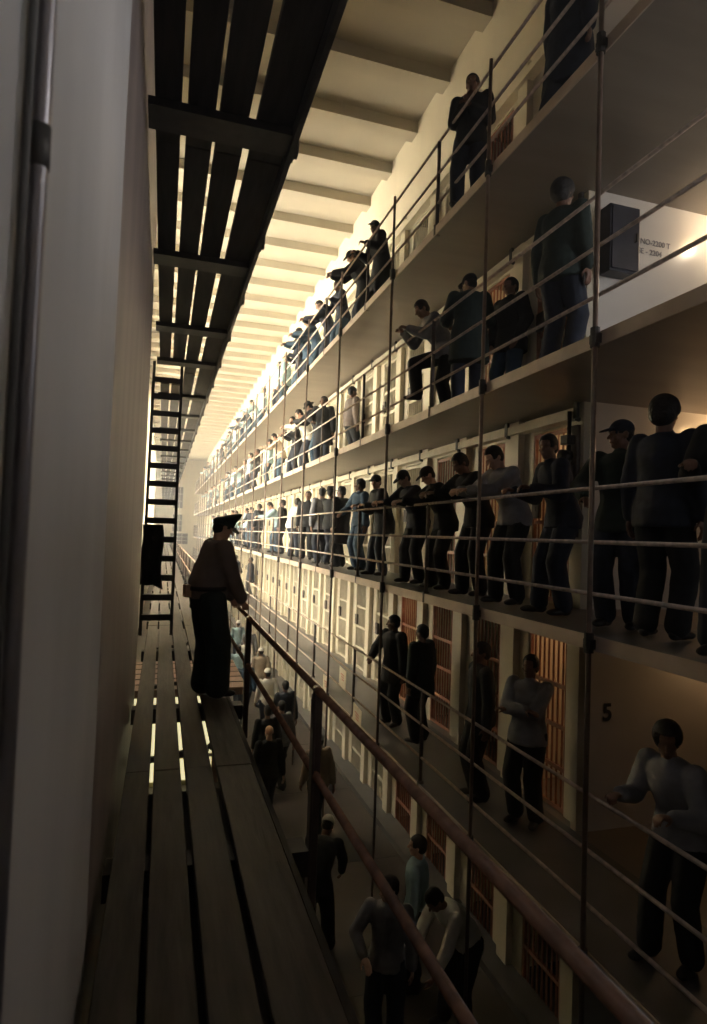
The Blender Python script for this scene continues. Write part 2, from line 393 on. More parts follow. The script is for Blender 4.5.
for root, yy, x1, hw, zb in ((lw, [0.45, 1.7] + [3.32 + 2.83 * k for k in range(24)], .81, .08, -.19), (uw, [1.9 + 2.17 * k - (.45 if k == 4 else 0) for k in range(31)], .735, .125, -.11)):
    for y in yy:
        q = bmesh.new(); box(q, -.205, x1, y - hw, y + hw, zb, -.056)
        link('joist', q, M['iron'], root)
q = None
for k in range(40):
    y = 1.2 + 1.45 * k
    q = bmesh.new(); tube(q, [(.70, y, -.10), (.765, y, -.10)], .06, 12); box(q, .73, .75, y - .1, y + .1, -.14, -.06)
    link('clip', q, M['iron'], uw)
for k, y in enumerate([3.32 + 2.83 * i for i in range(24)]):
    q = bmesh.new(); bar(q, (.52, y + .085, -.5), (.85, y + .085, -.13), .05, .05); bar(q, (-.19, y + .085, -.6), (.52, y + .085, -.5), .05, .05); link('brace', q, M['iron'], lw)

# railing of the gun walk: two thick brown pipes on outrigger posts
root = empty('gun_walk_railing', (.85, 0, WK)); tag(root, 'thick brown two-pipe railing beside the uniformed person, set on outrigger posts', 'railing')
for nm, z in (('middle_rail', .31), ('top_rail', .765)):
    q = bmesh.new(); tube(q, [(0, -2.1, z), (0, YF - 2, z)], .0205, 14)
    for k in range(26):
        y = 3.32 + 2.83 * k - .02; tube(q, [(0, y - .05, z), (0, y + .05, z)], .0245, 14)
    link(nm, q, M['handrail'], root, True)
for k in range(25):
    y = .49 + 2.83 * k
    q = bmesh.new(); box(q, -.028, .028, y - .009, y + .009, -.40, .765); box(q, -.028, -.014, y - .035, y + .035, -.40, .74); link('post', q, M['post'], root, bevel=.004)

# steep iron ladder up to the upper walk, and a coat hung on it
root = empty('ladder', (0, 9.72, WK + .03)); tag(root, 'steep dark iron ladder from the gun walk to the upper walk', 'ladder')
yt, zt = 10.72, GU + .05 - WK
for x in (-.255, .185):
    q = bmesh.new(); bar(q, (x, 0, 0), (x, 1.0, zt), .10, .045); link('stile', q, M['iron'], root, bevel=.004)
nt_ = 15
for k in range(1, nt_):
    s = k / nt_
    q = bmesh.new(); box(q, -.255, .185, s - .09, s + .07, s * zt - .02, s * zt + .02); box(q, -.255, .185, s - .095, s - .08, s * zt - .07, s * zt + .02); link('tread', q, M['iron'], root)
def cloth_drape():
    b = bmesh.new(); nx, nz = 12, 16; vs = []
    for j in range(nz + 1):
        for i in range(nx + 1):
            u, v = i / nx, j / nz
            x = -.15 + .30 * (u - .5) * (1 + .15 * v) + .02 * math.sin(7 * v); zz = .78 - .94 * v - (.18 * (u - .6) if u > .6 else 0) * v
            yv = .03 * math.sin(u * 14 + v * 3) * (.3 + v) + .02 * math.sin(v * 5)
            vs.append(b.verts.new((x, yv, zz)))
    for j in range(nz):
        for i in range(nx):
            a = j * (nx + 1) + i; b.faces.new((vs[a], vs[a + 1], vs[a + nx + 2], vs[a + nx + 1]))
    bmesh.ops.solidify(b, geom=b.faces[:], thickness=.03)
    return b
o = link('coat', cloth_drape(), M['black'], None, True); o.location = (.0, 9.80, EYE - .70); o.rotation_euler.x = R(-14)
tag(o, 'dark coat hung over the rungs of the iron ladder', 'coat')

# conduit on the near wall
root = empty('conduit', (-.19, .95, 0)); tag(root, 'grey metal conduit running up the plaster wall', 'conduit')
q = bmesh.new(); tube(q, [(0, 0, 0.02), (0, 0, CEIL - .02)], .0125, 20); link('pipe', q, M['steel'], root, True)
q = bmesh.new(); tube(q, [(0, 0, EYE + .50), (0, 0, EYE + .56)], .0145, 20); link('coupling', q, M['steel_dark'], root, True)
q = bmesh.new(); tube(q, [(-.012, -.024, 0.02), (-.012, -.024, CEIL - .02)], .006, 10); link('wire_tube', q, M['steel_dark'], root, True)
for z in (2.2, 4.0, 8.2, 10.4):
    q = bmesh.new(); box(q, -.022, -.014, -.04, .03, z, z + .03); tube(q, [(0, 0, z), (0, 0, z + .03)], .015, 16); link('strap', q, M['steel_dark'], root)

# booth on the hall floor beneath the walk, front brightened by an added glow panel
root = empty('booth', (.75, 13.4, 0)); tag(root, 'low yellow booth with brown roof on the hall floor beneath the walk', 'booth')
zr = EYE - 3.25
q = bmesh.new(); box(q, -1.3, .75, 0, 2.2, 0, zr - .1); link('body', q, M['yellow'], root)
q = bmesh.new(); box(q, -1.4, 1.08, -.25, 2.55, zr - .16, zr); link('roof', q, M['roof'], root, bevel=.01)
q = bmesh.new()
for k in range(5): box(q, -1.4, 1.08, .2 + .5 * k, .225 + .5 * k, zr + .001, zr + .012)
link('seam', q, M['iron'], root)
q = bmesh.new(); box(q, .44, .56, -.03, 0, 0, zr - .16); box(q, -1.3, .75, -.025, 0, .55, .6); link('frame', q, M['roof'], root)
q = bmesh.new(); box(q, -1.25, .43, -.012, -.002, .62, zr - .2); box(q, -1.25, .43, -.012, -.002, .1, .53); o = link('glow_panel', q, M['tube'], root); o['label'] = 'added yellow glow panel over the booth front'

# faint haze in the long hall, its near part added to lift the blacks
q = bmesh.new(); box(q, WX + .01, CX - .1, -2.15, YF - .02, 0.02, CEIL - .02)
hm = bpy.data.materials.new('hall_haze'); hm.use_nodes = True; nt = hm.node_tree
nt.nodes.remove(nt.nodes['Principled BSDF']); vs = nt.nodes.new('ShaderNodeVolumeScatter')
vs.inputs['Color'].default_value = (1, .98, .93, 1); vs.inputs['Density'].default_value = .006; vs.inputs['Anisotropy'].default_value = .2
nt.links.new(vs.outputs['Volume'], nt.nodes['Material Output'].inputs['Volume'])
o = link('haze', q, hm); o['kind'] = 'structure'; tag(o, 'faint bright haze filling the hall, its near part added to lift the blacks', 'haze')

# ------------------------------------------------------------------ people
def cone(bm, p0, r0, p1, r1, n=12, flat=1.0):
    p0, p1 = Vector(p0), Vector(p1)
    u, w = frame_of(p1 - p0); rings = []
    for p, r in ((p0, r0), (p1, r1)):
        rings.append([bm.verts.new(p + u * math.cos(2 * PI * k / n) * r + w * math.sin(2 * PI * k / n) * r) for k in range(n)])
    for k in range(n): bm.faces.new((rings[0][k], rings[0][(k + 1) % n], rings[1][(k + 1) % n], rings[1][k]))
    bm.faces.new(rings[0][::-1]); bm.faces.new(rings[1])
    for p, r in ((p0, r0), (p1, r1)): ellipsoid(bm, p, (r, r, r), None, 12, 8)

def chain(bm, pts, rad):
    for (a, b, ra, rb) in zip(pts, pts[1:], rad, rad[1:]): cone(bm, a, ra, b, rb)

def loft(bm, cs, xs, ys_, rx, ry, n=20):
    """closed body of elliptical rings: centres, per-ring x axis and y axis"""
    rings = []
    for c, x, y, a, b in zip(cs, xs, ys_, rx, ry):
        rings.append([bm.verts.new(c + x * math.cos(2 * PI * k / n) * a + y * math.sin(2 * PI * k / n) * b) for k in range(n)])
    for p, q_ in zip(rings, rings[1:]):
        for k in range(n): bm.faces.new((p[k], p[(k + 1) % n], q_[(k + 1) % n], q_[k]))
    bm.faces.new(rings[0][::-1]); bm.faces.new(rings[-1])

TMP = bpy.data.scenes.new('shaping')
def fuse(bm, voxel, smooth=2, ratio=1.0, fold=0.0, seed=0):
    """one continuous skin round all the shapes in bm"""
    bmesh.ops.recalc_face_normals(bm, faces=bm.faces[:])
    me = bpy.data.meshes.new('t'); bm.to_mesh(me); bm.free()
    o = bpy.data.objects.new('t', me); TMP.collection.objects.link(o)
    m = o.modifiers.new('a', 'REMESH'); m.mode = 'VOXEL'; m.voxel_size = voxel
    m = o.modifiers.new('b', 'SMOOTH'); m.factor = .5; m.iterations = smooth
    if ratio < 1: m = o.modifiers.new('c', 'DECIMATE'); m.ratio = ratio
    with bpy.context.temp_override(scene=TMP, view_layer=TMP.view_layers[0]): dg = bpy.context.evaluated_depsgraph_get()
    out = bpy.data.meshes.new_from_object(o.evaluated_get(dg))
    bpy.data.objects.remove(o); bpy.data.meshes.remove(me)
    if fold:
        ns = [v.normal.copy() for v in out.vertices]
        for v, nv in zip(out.vertices, ns):
            p = v.co * 7 + Vector((seed, 0, 0)); k = noise.noise(Vector((p.x, p.y, p.z * .6))) + .6 * noise.noise(p * 2.3)
            v.co += nv * fold * k
    for p in out.polygons: p.use_smooth = True
    return out

def ik(a, b, l1, l2, hint):
    """middle joint of a two-bone limb"""
    a, b = Vector(a), Vector(b); d = b - a; L = d.length
    if L > (l1 + l2) * .995: b = a + d.normalized() * (l1 + l2) * .995; d = b - a; L = d.length
    x = (l1 * l1 - l2 * l2 + L * L) / (2 * L); hgt = math.sqrt(max(0, l1 * l1 - x * x))
    n_ = d.normalized(); hv = Vector(hint); hv = hv - n_ * hv.dot(n_)
    return a + n_ * x + hv.normalized() * hgt, b

# local frame: +y is where the person faces, x to the person's right, z up, feet on z = 0
POSES = {
 'stand':  dict(lean=2, lh=(-.27, .03, .80), rh=(.27, .03, .80)),
 'pocket': dict(lean=4, lh=(-.22, .12, .90), rh=(.22, .12, .90), he=(.9, -.6, 0), feet=((-.13, -.03), (.12, .06))),
 'lean':   dict(lean=27, hip=-.16, lh=(-.07, .49, 1.185), rh=(.09, .50, 1.185), he=(.5, 0, -1), feet=((-.12, -.12), (.12, -.02)), pitch=-20),
 'look':   dict(lean=18, hip=-.14, lh=(-.22, .29, 1.18), rh=(.2, .29, 1.18), he=(.4, -.7, -.8), feet=((-.12, -.1), (.12, .04)), yaw=35),
 'fold':   dict(lean=-2, lh=(.10, .23, 1.20), rh=(-.10, .25, 1.23), he=(.9, .1, -.5)),
 'clasp':  dict(lean=1, lh=(-.04, .20, 1.22), rh=(.03, .23, 1.27), he=(.35, -.1, -1), feet=((-.10, 0), (.12, .12))),
 'chat':   dict(lean=5, lh=(-.27, .05, .85), rh=(.18, .33, 1.08), he=(.8, -.4, -.3), yaw=-45),
 'kick':   dict(lean=38, hip=-.12, lh=(-.10, .47, 1.185), rh=(.10, .48, 1.185), he=(.5, 0, -1), feet=((-.12, -.14), None), raised=(.12, .25, .36), pitch=-14),
 'walk':   dict(lean=4, lh=(-.25, .16, .86), rh=(.25, -.12, .84), feet=((-.09, -.26), (.09, .24)), he=(.3, -.9, 0)),
 'stoop':  dict(lean=48, hip=-.16, lh=(-.18, .40, .78), rh=(.18, .42, .80), he=(.8, -.2, 0), feet=((-.13, -.06), (.13, .04)), pitch=-20),
 'sit':    dict(lean=14, drop=.44, hip=-.18, lh=(-.16, .22, .58), rh=(.16, .24, .58), he=(.9, 0, 0), feet=((-.14, .26), (.14, .30))),
 'guard':  dict(lean=11, hip=.0, drop=-.022, lh=(-.16, .34, .86), rh=(.12, .335, .875), he=(.3, -.7, -.3), feet=((-.12, .03), (.12, .09)), pitch=-14, belly=.055),
}
CACHE = {}
def joints(pose):
    p = POSES[pose]; J = {}
    drop = p.get('drop', 0); ph = Vector((0, p.get('hip', 0), .93 - drop))
    J['pelvis'] = ph
    la = R(p.get('lean', 0)); up = Vector((0, math.sin(la), math.cos(la))); fw = Vector((0, math.cos(la), -math.sin(la)))
    J['up'], J['fw'] = up, fw
    J['waist'] = ph + Vector((0, 0, .08)) + up * .07
    J['chest'] = J['waist'] + up * .22
    J['neck'] = J['chest'] + up * .18
    hp = R(p.get('lean', 0) * .55 - p.get('pitch', 0)); hup = Vector((0, math.sin(hp), math.cos(hp)))
    J['head'] = J['neck'] + (up * .5 + hup * .5).normalized() * .085 + hup * .06
    J['hrot'] = (Matrix.Rotation(R(p.get('yaw', 0)), 3, 'Z') @ Matrix.Rotation(-hp, 3, 'X'))
    feet = p.get('feet', ((-.11, 0), (.11, .02)))
    for s, nm, ft in ((-1, 'l', feet[0]), (1, 'r', feet[1])):
        hipj = ph + Vector((s * .095, 0, -.01))
        ank = Vector((ft[0], ft[1], .085)) if ft else Vector(p['raised'])
        k, ank = ik(hipj, ank, .44, .425, (s * .12, 1, .15 if drop > 0 or not ft else 0))
        J[nm + 'hip'], J[nm + 'knee'], J[nm + 'ank'] = hipj, k, ank
        sh = J['chest'] + up * .125 + Vector((s * .185, 0, 0))
        hh = p['lh' if s < 0 else 'rh']; he = p.get('he', (.5, -.8, -.2))
        el, hd = ik(sh, hh, .295, .27, (s * he[0], he[1], he[2]))
        J[nm + 'sh'], J[nm + 'el'], J[nm + 'hand'] = sh, el, hd
    return J

def torso(bm, J, g, hem=None, belly=0.0):
    X = Vector((1, 0, 0)); up, fw = J['up'], J['fw']; V = Vector((0, 0, 1)); F = Vector((0, 1, 0))
    cs, xs, yy, rx, ry = [], [], [], [], []
    def add(c, x, y, a, b): cs.append(c); xs.append(x); yy.append(y); rx.append(a + g); ry.append(b + g)
    if hem is not None:
        add(Vector((0, J['pelvis'].y + .01, hem)), X, F, .185 + (.93 - hem) * .10, .135 + (.93 - hem) * .10)
    else: add(J['pelvis'] - V * .09, X, F, .12, .10)
    add(J['pelvis'], X, F, .172 if hem is None else .192, .125 if hem is None else .145)
    m2 = (F + fw).normalized()
    add(J['waist'], X, m2, .152, .115 + belly)
    add(J['waist'] + up * .12, X, fw, .16, .12 + belly * .6)
    add(J['chest'], X, fw, .175, .128)
    add(J['chest'] + up * .10, X, fw, .185, .115)
    add(J['chest'] + up * .155, X, fw, .135, .085)
    add(J['neck'], X, fw, .070, .066)
    loft(bm, cs, xs, yy, rx, ry)

def hand(bm, J, nm, s, grip):
    wr, el = J[nm + 'hand'], J[nm + 'el']
    d = (wr - el).normalized(); side = Vector((0, 0, 1)).cross(d)
    side = side.normalized() if side.length > .1 else Vector((0, 1, 0)); nrm = d.cross(side)
    if abs(d.z) > .8: side, nrm = Vector((0, 1, 0)), Vector((s, 0, 0))
    pc = wr + d * .05
    rm = Matrix((side, d, nrm)).transposed()
    ellipsoid(bm, pc, (.042, .055, .019), rm, 14, 10)
    bend = .9 if grip else .35
    for i, (o, ln) in enumerate(((-.03, .062), (-.010, .075), (.011, .070), (.030, .055))):
        b0 = pc + d * .04 + side * o; a1, a2 = bend, bend * 2.0
        d1 = d * math.cos(a1) - nrm * math.sin(a1); d2 = d * math.cos(a2) - nrm * math.sin(a2)
        chain(bm, [b0, b0 + d1 * ln * .55, b0 + d1 * ln * .55 + d2 * ln * .5], [.0095, .009, .0075])
    t0 = pc - d * .02 - side * .032 * s
    t1 = t0 + (d * .7 - side * s * .6 - nrm * .4).normalized() * .045
    chain(bm, [t0, t1, t1 + (d - nrm * .6).normalized() * .03], [.012, .0105, .0085])

def head_shape(bm, J):
    Rm, c = J['hrot'], J['head']
    def P(x, y, z): return c + Rm @ Vector((x, y, z))
    ellipsoid(bm, P(0, -.012, .035), (.074, .095, .085), Rm)          # skull
    ellipsoid(bm, P(0, .018, -.03), (.062, .075, .085), Rm)           # face
    ellipsoid(bm, P(0, .048, -.088), (.036, .036, .026), Rm)          # chin
    ellipsoid(bm, P(0, .075, .028), (.052, .020, .014), Rm)           # brow
    cone(bm, P(0, .086, .015), .008, P(0, .110, -.022), .0135)        # nose
    ellipsoid(bm, P(0, .088, -.056), (.024, .012, .010), Rm)          # mouth
    for s in (-1, 1):
        ellipsoid(bm, P(s * .074, -.012, -.005), (.010, .020, .031), Rm, 10, 8)
        ellipsoid(bm, P(s * .042, .062, -.018), (.020, .022, .018), Rm, 10, 8)
    chain(bm, [J['neck'] - J['up'] * .06, c + Rm @ Vector((0, -.02, -.06))], [.062, .053])

def body_mesh(pose):
    key = ('body', pose)
    if key in CACHE: return CACHE[key]
    J = joints(pose); bm = bmesh.new()
    torso(bm, J, 0.0, None, POSES[pose].get('belly', 0)); head_shape(bm, J)
    for s, nm in ((-1, 'l'), (1, 'r')):
        chain(bm, [J[nm + 'sh'], J[nm + 'el'], J[nm + 'hand']], [.055, .040, .027]); hand(bm, J, nm, s, pose in ('guard', 'lean', 'look', 'kick'))
        chain(bm, [J[nm + 'hip'], J[nm + 'knee'], J[nm + 'ank']], [.088, .056, .040])
    CACHE[key] = fuse(bm, .008 if pose != 'guard' else .0065, 2); return CACHE[key]

def top_mesh(pose, hem, loose):
    key = ('top', pose, hem, loose)
    if key in CACHE: return CACHE[key]
    J = joints(pose); bm = bmesh.new()
    hz = max(.1, hem - POSES[pose].get('drop', 0))
    torso(bm, J, loose, hz, POSES[pose].get('belly', 0))
    for s, nm in ((-1, 'l'), (1, 'r')):
        e_ = J[nm + 'el']; w = J[nm + 'hand'] - (J[nm + 'hand'] - e_).normalized() * .025
        chain(bm, [J[nm + 'sh'], e_, w], [.063 + loose * .8, .057 + loose * .8, .045 + loose * .5])
    n0 = J['neck'] - J['up'] * .045; cone(bm, n0, .078, n0 + J['up'] * .035 + J['fw'] * .005, .066)       # collar
    CACHE[key] = fuse(bm, .015, 2, 1, .006, len(pose) * 7); return CACHE[key]

def leg_mesh(pose):
    key = ('legs', pose)
    if key in CACHE: return CACHE[key]
    J = joints(pose); bm = bmesh.new(); X, F = Vector((1, 0, 0)), Vector((0, 1, 0)); P = J['pelvis']
    bl = POSES[pose].get('belly', 0)
    loft(bm, [P + Vector((0, 0, -.10)), P, P + Vector((0, 0, .07)), J['waist'] + J['up'] * .02], [X] * 4, [F] * 4, [.15 + bl * .5, .185 + bl * .4, .175 + bl * .3, .163 + bl * .2], [.115 + bl, .138 + bl * .5, .13 + bl * .8, .124 + bl])
    for nm in ('l', 'r'):
        hp, k, a = J[nm + 'hip'], J[nm + 'knee'], J[nm + 'ank']
        w_ = .012 + (.030 if pose == 'guard' else 0)
        chain(bm, [hp, hp.lerp(k, .5), k, k.lerp(a, .5), a + Vector((0, 0, .02))], [.106 + w_, .097 + w_, .083 + w_, .078 + w_, .076 + w_])
    CACHE[key] = fuse(bm, .015, 2, 1, .006, 3 + len(pose) * 5); return CACHE[key]

def shoe_mesh(pose, nm):
    key = ('shoe', pose, nm)
    if key in CACHE: return CACHE[key]
    J = joints(pose); a = J[nm + 'ank']; bm = bmesh.new(); s = -1 if nm == 'l' else 1
    d = Vector((s * .16, 1, 0)).normalized()
    rm = Matrix((Vector((d.y, -d.x, 0)), d, Vector((0, 0, 1)))).transposed(); g = a.z - .085
    ellipsoid(bm, a + d * -.025 + Vector((0, 0, -.04)), (.042, .055, .045), rm)
    ellipsoid(bm, a + d * .07 + Vector((0, 0, -.047)), (.048, .105, .036), rm)
    ellipsoid(bm, a + d * .12 + Vector((0, 0, -.052)), (.047, .065, .030), rm)
    cone(bm, a + Vector((0, 0, -.04)), .043, a + Vector((0, 0, .03)), .042)
    out = fuse(bm, .011, 2)
    for v in out.vertices: v.co.z = max(v.co.z, g + .002)
    CACHE[key] = out; return out

def hat_mesh(kind):
    """hair and hats in the head's own frame"""
    key = ('hat', kind)
    if key in CACHE: return CACHE[key]
    bm = bmesh.new()
    if kind in ('hair', 'bushy', 'short'):
        g = {'hair': .010, 'bushy': .030, 'short': .003}[kind]
        ellipsoid(bm, (0, -.016, .042), (.076 + g, .097 + g, .085 + g)); ellipsoid(bm, (0, -.05, -.01), (.066 + g, .055 + g, .07 + g * .5))
        out = fuse(bm, .011, 1, 1, .006 if kind == 'bushy' else .003)
        bm = bmesh.new(); bm.from_mesh(out)
        for v in bm.verts:           # clear the face
            if v.co.y > .045 and v.co.z < .075: v.co.y = .045 + (v.co.y - .045) * .15
            if v.co.y > -.02 and v.co.z < .0: v.co.x *= .9
            if kind == 'short': v.co.z = min(v.co.z, .05)
        bm.to_mesh(out); bm.free(); CACHE[key] = out; return out
    if kind == 'beanie':
        ellipsoid(bm, (0, -.014, .058), (.084, .104, .084)); loft(bm, [Vector((0, -.014, .035)), Vector((0, -.014, .075))], [Vector((1, 0, 0))] * 2, [Vector((0, 1, 0))] * 2, [.089, .088], [.109, .107])
        out = fuse(bm, .01, 2)
        for v in out.vertices: v.co.z = max(v.co.z, .028)
    elif kind == 'cap':
        ellipsoid(bm, (0, -.012, .052), (.085, .106, .088)); ellipsoid(bm, (0, .115, .048), (.070, .075, .012), Matrix.Rotation(R(-14), 3, 'X'))
        out = fuse(bm, .01, 2)
        for v in out.vertices:
            if v.co.y < .05: v.co.z = max(v.co.z, .03)
    elif kind == 'hat':
        loft(bm, [Vector((0, -.01, .045)), Vector((0, -.01, .058))], [Vector((1, 0, 0))] * 2, [Vector((0, 1, 0))] * 2, [.135, .138], [.160, .163])
        loft(bm, [Vector((0, -.01, .05)), Vector((0, -.01, .12)), Vector((0, -.01, .155))], [Vector((1, 0, 0))] * 3, [Vector((0, 1, 0))] * 3, [.086, .080, .062], [.106, .100, .080])
        out = fuse(bm, .009, 2)
    else:   # peaked uniform cap
        X, F = Vector((1, 0, 0)), Vector((0, 1, 0))
        T = [Vector((0, 1, k)).normalized() for k in (.10, .22, .52, .60, .62)]
        loft(bm, [Vector((0, -.012, .022)), Vector((0, -.008, .070)), Vector((0, .0, .100)), Vector((0, .0, .125)), Vector((0, -.004, .135))], [X] * 5,
             T, [.090, .093, .122, .126, .106], [.110, .113, .142, .148, .124])
        out = fuse(bm, .006, 2)
    CACHE[key] = out; return out

def visor_mesh():
    if 'visor' in CACHE: return CACHE['visor']
    bm = bmesh.new(); ellipsoid(bm, (0, .115, .028), (.080, .062, .008), Matrix.Rotation(R(-24), 3, 'X'))
    out = fuse(bm, .004, 1)
    CACHE['visor'] = out; return out

def put(name, me, m, parent, mw=None):
    o = bpy.data.objects.new(name, me); COL.objects.link(o); o.parent = parent
    if not me.materials: me.materials.append(M['black'])
    o.material_slots[0].link = 'OBJECT'; o.material_slots[0].material = m
    if mw: o.matrix_local = mw
    return o

def person(x, y, z, rz, pose, label, top='navy', legs='denim', head='hair', skin='skin_a', hem=.84, loose=.016, hatm=None, group=None, sc=1.0, topname='jacket'):
    o = bpy.data.objects.new('person', body_mesh(pose)); COL.objects.link(o)
    if not o.data.materials: o.data.materials.append(M['skin_a'])
    o.material_slots[0].link = 'OBJECT'; o.material_slots[0].material = M[skin]
    o.location = (x, y, z + .006); o.rotation_euler.z = R(rz); o.scale = (sc, sc, sc)
    tag(o, label, 'person', group)
    put(topname, top_mesh(pose, hem, loose), M[top], o); put('trousers', leg_mesh(pose), M[legs], o)
    for nm in ('l', 'r'): put('shoe', shoe_mesh(pose, nm), M['leather'], o)
    J = joints(pose); mw = Matrix.Translation(J['head']) @ J['hrot'].to_4x4()
    if head not in ('hair', 'bushy', 'bald'): put('hair', hat_mesh('short'), M['hair'], o, mw)
    if head != 'bald': put({'hair': 'hair', 'bushy': 'hair', 'beanie': 'knit_cap', 'cap': 'cap', 'hat': 'brimmed_hat', 'peaked': 'peaked_cap'}[head], hat_mesh(head), M[hatm or ('hair' if head in ('hair', 'bushy') else 'black')], o, mw)
    return o, mw

# the guard on the gun walk
g, mw = person(.445, 6.22, WK + .005, -74, 'guard', 'uniformed person in peaked cap on planks, hand on brown pipe railing', 'shirt_brown', 'green', 'peaked', 'skin_a', .92, .034, 'green', None, 1.0, 'shirt')
put('cap_visor', visor_mesh(), M['leather'], g, mw)
q = bmesh.new(); box(q, -.02, .02, .135, .142, .085, .115); put_ = link('cap_badge', q, M['brass'], g); put_.matrix_local = mw
J = joints('guard'); q = bmesh.new(); X, F = Vector((1, 0, 0)), Vector((0, 1, 0))
loft(q, [J['pelvis'] + Vector((0, .0, .075)), J['pelvis'] + Vector((0, .003, .115))], [X] * 2, [F] * 2, [.208, .205], [.198, .202]); link('belt', q, M['leather'], g, True)
q = bmesh.new(); box(q, -.05, .045, -.235, -.165, J['pelvis'].z + .01, J['pelvis'].z + .13); link('belt_pouch', q, M['wallet'], g, bevel=.008)

